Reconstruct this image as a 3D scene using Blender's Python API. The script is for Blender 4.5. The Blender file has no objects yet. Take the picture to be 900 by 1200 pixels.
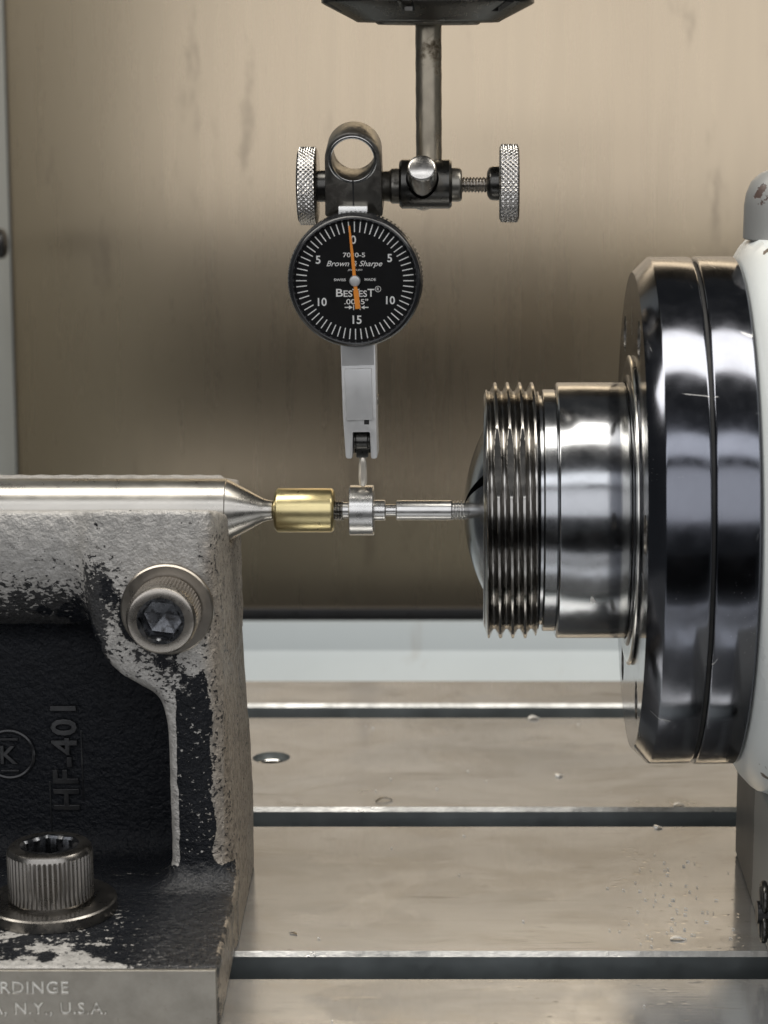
import bpy, bmesh, math, random
import numpy as np
from mathutils import Vector, Matrix
from mathutils.bvhtree import BVHTree
random.seed(7)
rng = np.random.default_rng(7)
PI = math.pi
S = 0.001                       # everything below is written in millimetres
scene = bpy.context.scene
C = scene.collection

# ------------------------------------------------------------------ camera
cam = bpy.data.cameras.new('camera')
camo = bpy.data.objects.new('camera', cam)
C.objects.link(camo)
camo.location = (0, -0.652, 0.1321)
camo.rotation_euler = (math.radians(90 - 11.5), 0, 0)
cam.sensor_fit = 'AUTO'
cam.sensor_width = 36
cam.lens = 78
cam.shift_x = -110 / 1200
cam.clip_start = 0.02
cam.clip_end = 20
cam.dof.use_dof = True
cam.dof.focus_distance = 0.655
cam.dof.aperture_fstop = 19
scene.camera = camo

# ------------------------------------------------------------------ world, lamps, exposure
w = bpy.data.worlds.new('World')
scene.world = w
w.use_nodes = True
w.node_tree.nodes['Background'].inputs[0].default_value = (0.90, 0.95, 1.0, 1)
w.node_tree.nodes['Background'].inputs[1].default_value = 0.028


def area(name, loc, target, sx, sy, power, col, spread=180):
    l = bpy.data.lights.new(name, 'AREA')
    l.shape = 'RECTANGLE'
    l.size, l.size_y = sx, sy
    l.energy = power
    l.color = col
    l.spread = math.radians(spread)
    o = bpy.data.objects.new(name, l)
    C.objects.link(o)
    o.location = loc
    d = Vector(target) - Vector(loc)
    o.rotation_euler = d.to_track_quat('-Z', 'Y').to_euler()
    return o


area('machine_lamp', (0, -0.11, 0.82), (0, -0.1099, 0), 2.4, 0.32, 9.6, (1.0, 0.955, 0.88))
area('shop_window', (-0.2, -2.0, 0.68), (-0.2, 0.0, 0.68), 5.2, 0.92, 11.8, (0.96, 0.965, 1.0))
area('ceiling_lamp', (-0.2, -1.5, 1.24), (-0.2, 0.0, 0), 3.8, 0.34, 5.6, (0.96, 0.97, 1.0))
scene.view_settings.view_transform = 'Standard'
scene.view_settings.look = 'None'
scene.view_settings.exposure = 0.90
scene.view_settings.gamma = 1
scene.view_settings.use_curve_mapping = False
scene.cycles.use_denoising = True
scene.cycles.max_bounces = 10
scene.cycles.sample_clamp_indirect = 6


# ------------------------------------------------------------------ material helpers
class Mat:
    def __init__(self, name):
        self.m = bpy.data.materials.new(name)
        self.m.use_nodes = True
        self.nt = self.m.node_tree
        self.b = self.nt.nodes['Principled BSDF']
        self.tc = self.nt.nodes.new('ShaderNodeTexCoord').outputs['Object']

    def n(self, t, **kw):
        x = self.nt.nodes.new(t)
        for k, v in kw.items():
            setattr(x, k, v)
        return x

    def l(self, a, b):
        self.nt.links.new(a, b)

    def set(self, k, v):
        i = self.b.inputs[k]
        if hasattr(v, 'is_output'):
            self.l(v, i)
        else:
            i.default_value = v if not (isinstance(v, tuple) and len(v) == 3) else (*v, 1)

    def noise(self, scale, detail=4, rough=.55, stretch=None, off=(0, 0, 0), dist=0.0):
        v = self.tc
        if stretch or off != (0, 0, 0):
            mp = self.n('ShaderNodeMapping')
            mp.inputs['Scale'].default_value = stretch or (1, 1, 1)
            mp.inputs['Location'].default_value = off
            self.l(self.tc, mp.inputs['Vector'])
            v = mp.outputs[0]
        x = self.n('ShaderNodeTexNoise')
        x.inputs['Scale'].default_value = scale
        x.inputs['Detail'].default_value = detail
        x.inputs['Roughness'].default_value = rough
        x.inputs['Distortion'].default_value = dist
        self.l(v, x.inputs['Vector'])
        return x.outputs['Fac']

    def voro(self, scale, feature='F1', stretch=None):
        v = self.tc
        if stretch:
            mp = self.n('ShaderNodeMapping')
            mp.inputs['Scale'].default_value = stretch
            self.l(self.tc, mp.inputs['Vector'])
            v = mp.outputs[0]
        x = self.n('ShaderNodeTexVoronoi', feature=feature)
        x.inputs['Scale'].default_value = scale
        self.l(v, x.inputs['Vector'])
        return x.outputs['Distance']

    def rng(self, v, a, b, c=0.0, d=1.0, smooth=False):
        x = self.n('ShaderNodeMapRange')
        if smooth:
            x.interpolation_type = 'SMOOTHSTEP'
        for i, q in zip((1, 2, 3, 4), (a, b, c, d)):
            x.inputs[i].default_value = q
        self.l(v, x.inputs[0])
        return x.outputs[0]

    def math(self, op, a, b=0.0, c=0.0, clamp=False):
        x = self.n('ShaderNodeMath', operation=op)
        x.use_clamp = clamp
        for i, q in enumerate((a, b, c)):
            if hasattr(q, 'is_output'):
                self.l(q, x.inputs[i])
            else:
                x.inputs[i].default_value = q
        return x.outputs[0]

    def mix(self, f, a, b):
        x = self.n('ShaderNodeMix', data_type='RGBA')
        for i, q in ((0, f), (6, a), (7, b)):
            if hasattr(q, 'is_output'):
                self.l(q, x.inputs[i])
            elif isinstance(q, tuple):
                x.inputs[i].default_value = (*q, 1)
            else:
                x.inputs[i].default_value = q
        return x.outputs[2]

    def bump(self, h, dist, strength=1.0, nrm=None):
        x = self.n('ShaderNodeBump')
        x.inputs['Strength'].default_value = strength
        x.inputs['Distance'].default_value = dist
        self.l(h, x.inputs['Height'])
        if nrm:
            self.l(nrm, x.inputs['Normal'])
        self.set('Normal', x.outputs[0])
        return x.outputs[0]

    def sep(self):
        x = self.n('ShaderNodeSeparateXYZ')
        self.l(self.tc, x.inputs[0])
        return x.outputs

    def attr(self, name):
        x = self.n('ShaderNodeAttribute', attribute_name=name)
        return x.outputs['Fac']


GRAIN = {'x': (1, .02, .02), 'y': (.02, 1, .02), 'z': (.02, .02, 1), 'ax': (.02, 1, 1), None: None}


def metal(name, col, rough=.2, grain=None, gs=2500, gb=.25, var=.10, smudge=.25, dirt=(.12, .10, .08), scale=60, aniso=0.0, axis='X', dirt_at=.62, wear=0.0):
    """machined or plated metal: turning marks, handling smudges, small dark stains"""
    m = Mat(name)
    m.set('Metallic', 1.0)
    n1 = m.noise(scale, 5, .6)
    n2 = m.noise(scale * 6, 3, .6)
    stain = m.rng(m.noise(scale * .7, 8, .68, off=(3.1, 1.7, 9.3)), dirt_at, dirt_at + .14, 0, smudge, True)
    base = m.mix(m.rng(n1, .3, .7, 0, 1), tuple(c * .86 for c in col), tuple(min(1, c * 1.08) for c in col))
    col_ = m.mix(stain, base, dirt)
    if wear:
        dust = m.math('MULTIPLY', m.rng(m.voro(900), .05, .085, 1, 0), m.rng(m.noise(40, 3, .6, None, (6, 2, 1)), .56, .64))

        def scratch(sc, st, off, msk):
            q = m.math('ABSOLUTE', m.math('SUBTRACT', m.noise(sc, 1, .3, st, off, .6), .5))
            return m.math('MULTIPLY', m.rng(q, .0015, .005, 1, 0), m.rng(m.noise(55, 2, .5, None, msk), .64, .67))
        line = m.math('MAXIMUM', scratch(60, (1.4, .3, .5), (5, 1, 2), (1, 1, 8)), scratch(50, (.25, 1, 1.2), (2, 8, 3), (7, 3, 1)))
        line = m.math('MULTIPLY', line, wear)
        col_ = m.mix(m.math('MAXIMUM', m.math('MULTIPLY', dust, .7), line), col_, (.62, .61, .59))
    m.set('Base Color', col_)
    r = m.math('ADD', m.rng(n1, .3, .7, rough - var * .25, rough + var * .5), m.rng(n2, .3, .75, -.02, .05), clamp=True)
    r = m.math('ADD', r, m.math('MULTIPLY', stain, .5), clamp=True)
    if wear:
        r = m.math('ADD', r, m.math('MULTIPLY', m.math('MAXIMUM', dust, line), .4), clamp=True)
    m.set('Roughness', r)
    if grain:
        h = m.noise(gs, 2, .7, GRAIN[grain])
    else:
        h = m.noise(gs * .4, 3, .6)
    m.bump(h, .00004, gb)
    if aniso:
        m.set('Anisotropic', aniso)
        t = m.n('ShaderNodeTangent', direction_type='RADIAL', axis=axis)
        m.l(t.outputs[0], m.b.inputs['Tangent'])
    return m.m


def plain(name, col, rough=.5, metallic=0.0, bump=.15, scale=600, var=.25):
    m = Mat(name)
    n1 = m.noise(scale * .15, 5, .6)
    m.set('Base Color', m.mix(n1, tuple(c * (1 - var) for c in col), tuple(min(1, c * (1 + var)) for c in col)))
    m.set('Roughness', m.rng(m.noise(scale * .3, 4), .3, .7, max(.03, rough - .08), rough + .08))
    m.set('Metallic', metallic)
    m.bump(m.noise(scale, 4, .6), .0001, bump)
    return m.m


M = {}
M['steel'] = metal('ground_steel', (.62, .61, .58), .17, 'x', gb=.18, smudge=.3)
M['quill'] = metal('centre_steel', (.47, .45, .41), .27, 'x', gb=.2, smudge=.35, scale=40)
M['nose'] = metal('spindle_nose_steel', (.37, .38, .395), .15, 'x', gb=.2, smudge=.25, dirt=(.2, .18, .17), var=.03, scale=35, aniso=.3, wear=.45)
M['thread'] = metal('thread_steel', (.30, .29, .275), .15, 'x', gb=.15, smudge=.6, dirt=(.10, .075, .05), scale=50)
M['flange'] = metal('flange_steel', (.145, .152, .175), .12, 'x', gb=.12, smudge=.15, dirt=(.10, .10, .11), var=.02, scale=25, aniso=.3, wear=.55, )
M['work'] = metal('turned_steel', (.64, .63, .61), .27, 'x', gb=.06, smudge=.1)
M['brass'] = metal('turned_brass', (.66, .56, .30), .28, 'x', gb=.3, smudge=.3, dirt=(.30, .20, .05), scale=90)
M['bolt'] = metal('bolt_steel', (.40, .37, .33), .26, None, gb=.25, smudge=.5, dirt=(.10, .07, .045), scale=110)
M['washer'] = metal('washer_steel', (.36, .33, .29), .30, None, gb=.3, smudge=.6, dirt=(.11, .08, .05), scale=90)
M['darkbolt'] = metal('dark_bolt_steel', (.27, .255, .235), .27, None, gb=.25, smudge=.6, dirt=(.06, .045, .03), scale=110)
M['socket'] = metal('socket_steel', (.13, .135, .145), .25, None, gs=4000, gb=.7, smudge=.7, dirt=(.04, .035, .03), scale=260, dirt_at=.5)  # base darker than the bolt heads, painting in the shade inside the sockets
M['knurl'] = metal('knurled_steel', (.56, .54, .51), .22, None, gb=.1, smudge=.4, dirt=(.12, .11, .1), scale=150)
M['black_oxide'] = metal('black_oxide_steel', (.085, .083, .078), .27, None, gb=.4, smudge=.35, dirt=(.20, .18, .14), scale=160, dirt_at=.58)
M['worn_oxide'] = metal('worn_oxide_steel', (.21, .20, .178), .32, None, gb=.4, smudge=.75, dirt=(.06, .055, .05), scale=170, dirt_at=.5)
M['rod'] = metal('rod_steel', (.52, .46, .36), .30, 'z', gb=.25, smudge=.85, dirt=(.12, .085, .05), scale=120, dirt_at=.52)
M['alloy'] = plain('satin_chrome', (.62, .62, .61), .36, .45, .12, 1500, .06)
M['alloy_plate'] = plain('satin_plate', (.50, .50, .495), .40, .35, .12, 1500, .05)
M['black_plastic'] = plain('black_plastic', (.012, .012, .013), .35, 0, .1, 800)
M['black_lacquer'] = plain('black_lacquer', (.012, .0125, .014), .22, .0, .06, 900)
M['dial_black'] = plain('dial_black', (.009, .009, .009), .7, 0, .03, 900, .1)
M['dial_black'].node_tree.nodes['Principled BSDF'].inputs['Specular IOR Level'].default_value = .15
M['print_white'] = plain('print_white', (.90, .89, .85), .6, 0, .0, 900, .04)
M['needle'] = plain('orange_enamel', (1.0, .33, .03), .45, 0, .0, 900, .05)
M['ivory'] = plain('polished_stylus', (.80, .74, .64), .2, .55, .03, 900, .05)
M['dark_hole'] = plain('dark_hole', (.010, .010, .010), .6, 0, .1, 900)
M['chip'] = plain('bright_chip', (.86, .86, .84), .25, .35, .1, 900, .05)


def white_paint(name, col, rough=.30, chips=0.0, chipcol=(.10, .08, .07), rust=(.25, .18, .12)):
    m = Mat(name)
    n1 = m.noise(14, 5, .6)
    base = m.mix(n1, tuple(c * .92 for c in col), tuple(min(1, c * 1.04) for c in col))
    drip = m.rng(m.noise(30, 6, .7, (1, 1, .12)), .60, .74, 0, .25, True)
    base = m.mix(drip, base, rust)
    if chips:
        f = m.rng(m.noise(70, 7, .62), chips, chips + .012, 0, 1)
        base = m.mix(f, base, chipcol)
        m.bump(m.math('SUBTRACT', m.math('MULTIPLY', m.noise(500, 3), .15), f), .0003, .6)
    else:
        m.bump(m.noise(500, 3), .0001, .12)
    m.set('Base Color', base)
    m.set('Roughness', m.rng(n1, .3, .7, rough - .05, rough + .12))
    return m.m


M['white'] = white_paint('white_enamel', (.72, .75, .74), .28, .645)
M['white_sheet'] = white_paint('white_sheet', (.50, .545, .56), .38)
M['grey_cap'] = white_paint('grey_enamel', (.25, .25, .24), .35, .575, (.09, .06, .05))


def wall_mat():
    m = Mat('brushed_panel')
    n1 = m.noise(5, 6, .62, (1.6, 1, .35))
    n2 = m.noise(26, 7, .7, (1.8, 1, .4), (2, 5, 1))
    n3 = m.noise(60, 5, .65, (3, 1, .05))
    col = m.mix(m.rng(n1, .3, .7, 0, 1), (.42, .345, .248), (.475, .392, .285))
    col = m.mix(m.rng(n3, .35, .7, 0, .16), col, (.40, .33, .255))
    sm = m.rng(n2, .58, .70, 0, .42, True)
    col = m.mix(sm, col, (.22, .18, .14))
    m.set('Base Color', col)
    m.set('Metallic', .97)
    m.set('Roughness', m.math('ADD', m.rng(n1, .3, .7, .25, .28), m.math('ADD', m.math('MULTIPLY', sm, .12), m.rng(n3, .3, .7, 0, .03))))
    m.bump(m.noise(420, 4, .65, (1, 1, .06)), .0002, .08)
    m.set('Anisotropic', .85)
    tg = m.n('ShaderNodeCombineXYZ')
    tg.inputs[0].default_value = 1
    m.l(tg.outputs[0], m.b.inputs['Tangent'])
    return m.m


def table_mat():
    m = Mat('oily_table_steel')
    n1 = m.noise(12, 6, .62, (.45, 1.3, 1))
    n2 = m.noise(45, 6, .68, (.5, 1.2, 1), (4, 2, 7))
    n3 = m.noise(900, 3, .6, (.06, 1, 1))
    n4 = m.noise(26, 7, .7, (.7, 1.1, 1), (9, 4, 2), 1.2)
    film = m.rng(m.noise(13, 6, .62, (.8, 1, 1), (7, 1, 2), .8), .47, .53, 0, 1, True)
    col = m.mix(m.rng(n1, .35, .65), (.455, .468, .482), (.60, .613, .625))
    col = m.mix(m.rng(n4, .44, .62, 0, .5), col, (.33, .32, .30))
    lines = m.noise(700, 3, .7, (.025, 1, 1), (2, 2, 2))
    col = m.mix(m.rng(lines, .5, .8, 0, .35), col, (.30, .285, .26))
    spots = m.rng(n2, .62, .72, 0, .5, True)
    col = m.mix(spots, col, (.22, .195, .16))
    pits = m.rng(m.voro(260, 'F1', (.6, 1.2, 1)), .10, .16, 1, 0)
    pits = m.math('MULTIPLY', pits, m.rng(m.noise(24, 3, .6, None, (1, 8, 3)), .50, .62))
    drops = m.rng(m.voro(330, 'SMOOTH_F1', (.8, 1.2, 1)), .12, .30, 1, 0, True)
    s_ = m.sep()
    wet = m.math('MULTIPLY', m.rng(m.math('ADD', s_[0], m.math('MULTIPLY', m.math('SUBTRACT', n4, .5), .05)), .038, .052, 0, 1, True), m.rng(s_[1], .06, .03, 0, 1))
    drops = m.math('MULTIPLY', drops, m.math('MULTIPLY', wet, m.rng(n4, .42, .55, 0, 1)))
    scr = m.rng(m.noise(240, 2, .5, (.10, 1.6, 1), (3, 3, 3), .6), .69, .72, 0, .5)
    col = m.mix(m.math('MAXIMUM', m.math('MULTIPLY', pits, .6), m.math('MULTIPLY', scr, .7)), col, (.12, .11, .10))
    m.set('Base Color', col)
    m.set('Metallic', .75)
    r = m.math('ADD', m.rng(n1, .3, .7, .145, .225), m.math('MULTIPLY', m.math('MAXIMUM', film, wet), -.075))
    r = m.math('ADD', r, m.math('MULTIPLY', m.rng(n4, .5, .7), .10))
    m.set('Roughness', m.math('ADD', r, m.math('MULTIPLY', spots, .15), clamp=True))
    m.set('Coat Weight', m.math('MULTIPLY', m.math('MAXIMUM', film, wet), .45))
    m.set('Coat Roughness', .04)
    h = m.math('ADD', m.math('MULTIPLY', n3, .4), m.math('ADD', m.math('MULTIPLY', pits, -.7), m.math('MULTIPLY', scr, -.6)))
    h = m.math('ADD', h, m.math('ADD', m.math('MULTIPLY', drops, 1.1), m.math('MULTIPLY', film, .06)))
    m.bump(h, .00014, .3)
    return m.m


def slot_mat():
    return metal('slot_steel', (.34, .37, .38), .45, 'x', gb=.3, smudge=.5, dirt=(.05, .05, .05), scale=40)


M['wall'] = wall_mat()
M['table'] = table_mat()


def casting_mat():
    """worn cast iron: pale rubbed paint with pits, black paint left in patches, oily brown corner"""
    m = Mat('worn_casting')
    black = m.attr('black')
    tan = m.attr('tan')
    bare = m.attr('bare')
    big = m.rng(m.noise(105, 8, .66, None, (1, 2, 3)), .28, .72, 0, 1)
    pit = m.rng(m.noise(820, 4, .6, (.75, 1, 1.15)), .28, .72, 0, 1)
    d = m.math('SUBTRACT', m.math('ADD', m.math('MULTIPLY', big, .93), m.math('MULTIPLY', pit, .07)), m.math('SUBTRACT', 1.0, black))
    fbig = m.rng(d, -.012, .016, 0, 1, True)
    inv = m.math('MULTIPLY', m.rng(pit, .80, .85, 0, 1), m.rng(black, 1.0, 1.1, 1, 0))
    fbig = m.math('MULTIPLY', fbig, m.math('SUBTRACT', 1.0, inv))
    fpit = m.rng(m.math('SUBTRACT', m.math('ADD', m.math('MULTIPLY', pit, .7), m.math('MULTIPLY', big, .3)), m.attr('speck')), -.02, .05, 1, 0, True)
    f = m.math('MAXIMUM', fbig, m.math('MULTIPLY', fpit, m.rng(black, .0, .05, 0, .93)))
    tone = m.noise(300, 5, .65)
    pale = m.mix(m.rng(tone, .3, .7), (.32, .312, .297), (.53, .517, .495))
    brown = m.mix(m.rng(m.noise(420, 5, .7), .32, .68), (.11, .09, .068), (.39, .335, .27))
    pale = m.mix(tan, pale, brown)
    blk = m.mix(m.noise(200, 4), (.005, .0058, .0075), (.012, .0135, .017))
    col = m.mix(f, pale, blk)
    barec = m.mix(m.rng(m.noise(120, 6, .65), .3, .7), (.25, .232, .198), (.36, .335, .29))
    col = m.mix(bare, col, barec)
    m.set('Base Color', col)
    m.set('Metallic', m.math('MAXIMUM', m.math('MULTIPLY', m.math('SUBTRACT', 1.0, f), .25), m.math('MULTIPLY', bare, .8)))
    rp = m.rng(tone, .3, .7, .34, .52)
    rb = m.rng(m.noise(500, 3), .3, .7, .20, .38)
    x = m.n('ShaderNodeMix', data_type='FLOAT')
    m.set('Specular IOR Level', m.math('ADD', m.rng(f, 0, 1, .5, .16), m.math('MULTIPLY', f, m.math('MULTIPLY', m.attr('sheen'), .5))))
    m.l(f, x.inputs[0]); m.l(rp, x.inputs[2]); m.l(rb, x.inputs[3])
    m.set('Roughness', x.outputs[0])
    cast = m.noise(380, 5, .6)
    fine = m.noise(1100, 3, .6)
    h = m.math('ADD', m.math('ADD', m.math('MULTIPLY', cast, .9), m.math('MULTIPLY', fine, .55)), m.math('MULTIPLY', f, .14))
    h = m.math('MULTIPLY', h, m.math('SUBTRACT', 1.0, m.math('MULTIPLY', bare, .93)))
    m.bump(h, .0013, .85)
    return m.m


M['casting'] = casting_mat()


def bare_mat():
    m = Mat('bare_machined_iron')
    n = m.noise(120, 6, .65)
    st = m.rng(m.noise(260, 6, .7), .62, .74, 0, .6, True)
    m.set('Base Color', m.mix(m.math('MULTIPLY', m.rng(m.attr('groove'), .25, .7), m.rng(m.noise(300, 4, .6), .34, .56, .15, .9)), m.mix(st, m.mix(m.rng(n, .3, .7), (.25, .232, .198), (.36, .335, .29)), (.14, .11, .08)), (.80, .78, .72)))  # letter grooves coloured brighter, standing in for light glinting in them
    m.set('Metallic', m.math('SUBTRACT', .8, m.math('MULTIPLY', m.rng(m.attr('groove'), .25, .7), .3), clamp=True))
    m.set('Roughness', m.rng(n, .3, .7, .30, .42))
    m.bump(m.noise(800, 4, .6), .0002, .15)
    return m.m


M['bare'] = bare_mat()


def base_mat():
    """indexer foot: oily dark iron with pale paint left on the forward part"""
    m = Mat('peeling_foot')
    s = m.sep()
    e = m.math('ADD', s[1], m.math('MULTIPLY', m.math('SUBTRACT', m.noise(55, 6, .6), .5), .030))
    f = m.rng(e, -.0165, -.0155, 1, 0)
    g = m.math('ADD', s[2], m.math('MULTIPLY', m.math('SUBTRACT', m.noise(80, 5, .6, None, (2, 2, 2)), .5), .02))
    f = m.math('MULTIPLY', f, m.rng(g, -.107, -.106, 0, 1))
    col = m.mix(f, m.mix(m.noise(60, 6), (.040, .040, .040), (.095, .094, .090)), (.22, .22, .205))
    m.set('Base Color', col)
    m.set('Metallic', m.math('MULTIPLY', m.math('SUBTRACT', 1.0, f), .2))
    m.set('Roughness', .50)
    m.bump(m.math('ADD', m.math('MULTIPLY', f, .6), m.math('MULTIPLY', m.noise(500, 4), .3)), .0003, .5)
    return m.m


M['foot'] = base_mat()


def thin_glass():
    m = Mat('watch_crystal')
    nt = m.nt
    tr = m.n('ShaderNodeBsdfTransparent')
    gl = m.n('ShaderNodeBsdfGlossy')
    gl.inputs['Roughness'].default_value = .03
    fr = m.n('ShaderNodeFresnel')
    fr.inputs['IOR'].default_value = 1.28
    mx = m.n('ShaderNodeMixShader')
    m.l(m.math('MULTIPLY', fr.outputs[0], 1.0, clamp=True), mx.inputs[0])
    m.l(tr.outputs[0], mx.inputs[1])
    m.l(gl.outputs[0], mx.inputs[2])
    m.l(mx.outputs[0], nt.nodes['Material Output'].inputs[0])
    return m.m


M['glass'] = thin_glass()
M['slot'] = slot_mat()


def edge_mat():
    m = Mat('worn_slot_edge')
    n = m.noise(40, 6, .7, (1, .2, .2))
    m.set('Metallic', .9)
    m.set('Base Color', m.mix(m.rng(n, .35, .65), (.22, .22, .215), (.52, .52, .51)))
    m.set('Roughness', m.rng(m.noise(90, 5, .7), .3, .7, .22, .55))
    m.bump(m.noise(260, 5, .7), .0008, .5)
    return m.m


M['slot_edge'] = edge_mat()


# ------------------------------------------------------------------ object helpers
def thing(name, label, cat, loc, group=None):
    o = bpy.data.objects.new(name, None)
    C.objects.link(o)
    o.empty_display_size = .01
    o.location = Vector(loc) * S
    o['label'] = label
    o['category'] = cat
    if group:
        o['group'] = group
    return o


def root_of(o):
    while o.parent:
        o = o.parent
    return o


def put(name, verts, faces, mat, parent=None, angle=35, smooth=True, label=None, attrs=None):
    """link verts / faces (millimetres, world) as one mesh object, stored relative to its thing"""
    v = np.asarray(verts, dtype=float)
    off = np.array(root_of(parent).location) / S if parent else np.zeros(3)
    me = bpy.data.meshes.new(name)
    me.from_pydata(((v - off) * S).tolist(), [], [list(map(int, f)) for f in faces])
    me.update()
    bm = bmesh.new()
    bm.from_mesh(me)
    bmesh.ops.recalc_face_normals(bm, faces=bm.faces)
    bm.to_mesh(me)
    bm.free()
    if smooth:
        me.shade_smooth()
        me.set_sharp_from_angle(angle=math.radians(angle))
    me.materials.append(mat)
    if attrs:
        for k, a in attrs.items():
            at = me.attributes.new(k, 'FLOAT', 'POINT')
            at.data.foreach_set('value', np.asarray(a, dtype=np.float32))
    o = bpy.data.objects.new(name, me)
    C.objects.link(o)
    if parent:
        o.parent = parent
    if label:
        o['label'] = label
    return o


def join(*gs):
    V, F, k = [], [], 0
    for v, f in gs:
        v = np.asarray(v, dtype=float)
        V.append(v)
        F += [[i + k for i in q] for q in f]
        k += len(v)
    return np.concatenate(V), F


AX = {'x': ((1, 0, 0), (0, 1, 0), (0, 0, 1)), 'y': ((0, 1, 0), (0, 0, 1), (1, 0, 0)), 'z': ((0, 0, 1), (1, 0, 0), (0, 1, 0)),
      '-y': ((0, -1, 0), (1, 0, 0), (0, 0, 1))}


def cham(prof, c):
    """cut every corner of a lathe profile by c"""
    out = [prof[0]]
    for i in range(1, len(prof) - 1):
        p, q, r = (np.array(prof[i + k], float) for k in (-1, 0, 1))
        a, b = p - q, r - q
        la, lb = np.linalg.norm(a), np.linalg.norm(b)
        if la < 1e-6 or lb < 1e-6 or abs(np.dot(a, b) / la / lb) > .985:
            out.append(tuple(q))
            continue
        k = min(c, la * .4, lb * .4)
        out += [tuple(q + a / la * k), tuple(q + b / lb * k)]
    out.append(prof[-1])
    return out


def lathe(prof, axis='x', o=(0, 0, 0), n=96, rf=None, frame=None, a0=0.0, a1=2 * PI, closed_profile=False):
    """revolve (t, r) points; r = 0 closes an end; rf(angle, t, r) -> r"""
    ax, u, v = frame if frame else AX[axis]
    ax, u, v, o = (np.array(q, float) for q in (ax, u, v, o))
    full = abs(a1 - a0 - 2 * PI) < 1e-6
    cols = n if full else n + 1
    ang = a0 + (a1 - a0) * np.arange(cols) / n
    P = np.array(prof, float)
    T = np.repeat(P[:, 0:1], cols, 1)
    R = np.repeat(P[:, 1:2], cols, 1)
    A = np.repeat(ang[None, :], len(P), 0)
    if rf is not None:
        R = rf(A, T, R)
    V = o + T[..., None] * ax + (R * np.cos(A))[..., None] * u + (R * np.sin(A))[..., None] * v
    V = V.reshape(-1, 3)
    F = []
    m = len(P)
    for i in range(m if closed_profile else m - 1):
        i2 = (i + 1) % m
        for j in range(n):
            j2 = (j + 1) % cols
            F.append([i * cols + j, i2 * cols + j, i2 * cols + j2, i * cols + j2])
    V2, inv = np.unique(np.round(V, 6), axis=0, return_inverse=True)
    inv = inv.ravel()
    G = []
    for f in F:
        g = []
        for i in f:
            k = inv[i]
            if k not in g:
                g.append(k)
        if len(g) > 2:
            G.append(g)
    if not full:
        for j in (0, cols - 1):
            g = []
            for i in range(m):
                k = inv[i * cols + j]
                if k not in g:
                    g.append(k)
            if len(g) > 2:
                G.append(g)
    return V2, G


def box(x0, x1, y0, y1, z0, z1, bev=0.3, seg=2):
    bm = bmesh.new()
    bmesh.ops.create_cube(bm, size=1)
    for v in bm.verts:
        v.co = Vector((x0 + (v.co.x + .5) * (x1 - x0), y0 + (v.co.y + .5) * (y1 - y0), z0 + (v.co.z + .5) * (z1 - z0)))
    if bev:
        bmesh.ops.bevel(bm, geom=bm.edges[:], offset=bev, segments=seg, affect='EDGES', profile=.5)
    r = np.array([v.co[:] for v in bm.verts]), [[v.index for v in f.verts] for f in bm.faces]
    bm.free()
    return r


def prism(poly, y0, y1, plane='xz', bev=.3, seg=2):
    """extrude an (a, b) outline; plane xz -> along y, yz -> along x, xy -> along z"""
    bm = bmesh.new()
    mk = {'xz': lambda a, b, d: (a, d, b), 'yz': lambda a, b, d: (d, a, b), 'xy': lambda a, b, d: (a, b, d)}[plane]
    A = [bm.verts.new(mk(a, b, y0)) for a, b in poly]
    B = [bm.verts.new(mk(a, b, y1)) for a, b in poly]
    k = len(poly)
    bm.faces.new(A)
    bm.faces.new(B[::-1])
    for i in range(k):
        bm.faces.new((A[i], B[i], B[(i + 1) % k], A[(i + 1) % k]))
    bmesh.ops.recalc_face_normals(bm, faces=bm.faces)
    if bev:
        bmesh.ops.bevel(bm, geom=bm.edges[:], offset=bev, segments=seg, affect='EDGES', profile=.5)
    bm.verts.index_update()
    r = np.array([v.co[:] for v in bm.verts]), [[v.index for v in f.verts] for f in bm.faces]
    bm.free()
    return r


def xf(g, mat, pivot=(0, 0, 0)):
    v, f = g
    p = np.array(pivot, float)
    R = np.array(mat.to_3x3())
    return (v - p) @ R.T + p, f


def tri(x):
    x = x - np.floor(x)
    return 1 - np.abs(2 * x - 1)


def knurl_rf(n, pitch, h, t0, t1):
    def f(A, T, R):
        u = A * n / (2 * PI)
        q = T / pitch
        k = np.minimum(tri(u + q), tri(u - q))
        m = (T > t0) & (T < t1)
        return R + np.where(m, h * (k - .5) * 1.6, 0)
    return f


def ridge_rf(n, h, t0, t1):
    def f(A, T, R):
        m = (T > t0) & (T < t1)
        return R - np.where(m, h * np.clip(1.6 * tri(A * n / (2 * PI)) - .5, 0, 1), 0)
    return f


def text_mesh(s, size, extrude=0.0, shear=0.0, bevel=0.0, res=3, spacing=1.0, bold=0.0):
    """one line of lettering as flat / raised mesh data centred on 0 in its own plane (x right, y up)"""
    cu = bpy.data.curves.new('lettering', 'FONT')
    cu.body = s
    cu.size = size
    cu.align_x = 'CENTER'
    cu.extrude = extrude
    cu.bevel_depth = bevel
    cu.offset = bold
    cu.shear = shear
    cu.resolution_u = res
    cu.space_character = spacing
    o = bpy.data.objects.new('lettering', cu)
    C.objects.link(o)
    bpy.context.view_layer.update()
    me = bpy.data.meshes.new_from_object(o.evaluated_get(bpy.context.evaluated_depsgraph_get()))
    v = np.array([q.co[:] for q in me.vertices])
    f = [list(p.vertices) for p in me.polygons]
    bpy.data.objects.remove(o)
    bpy.data.curves.remove(cu)
    bpy.data.meshes.remove(me)
    v[:, 1] -= (v[:, 1].max() + v[:, 1].min()) / 2
    v[:, 0] -= (v[:, 0].max() + v[:, 0].min()) / 2
    return v, f


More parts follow.
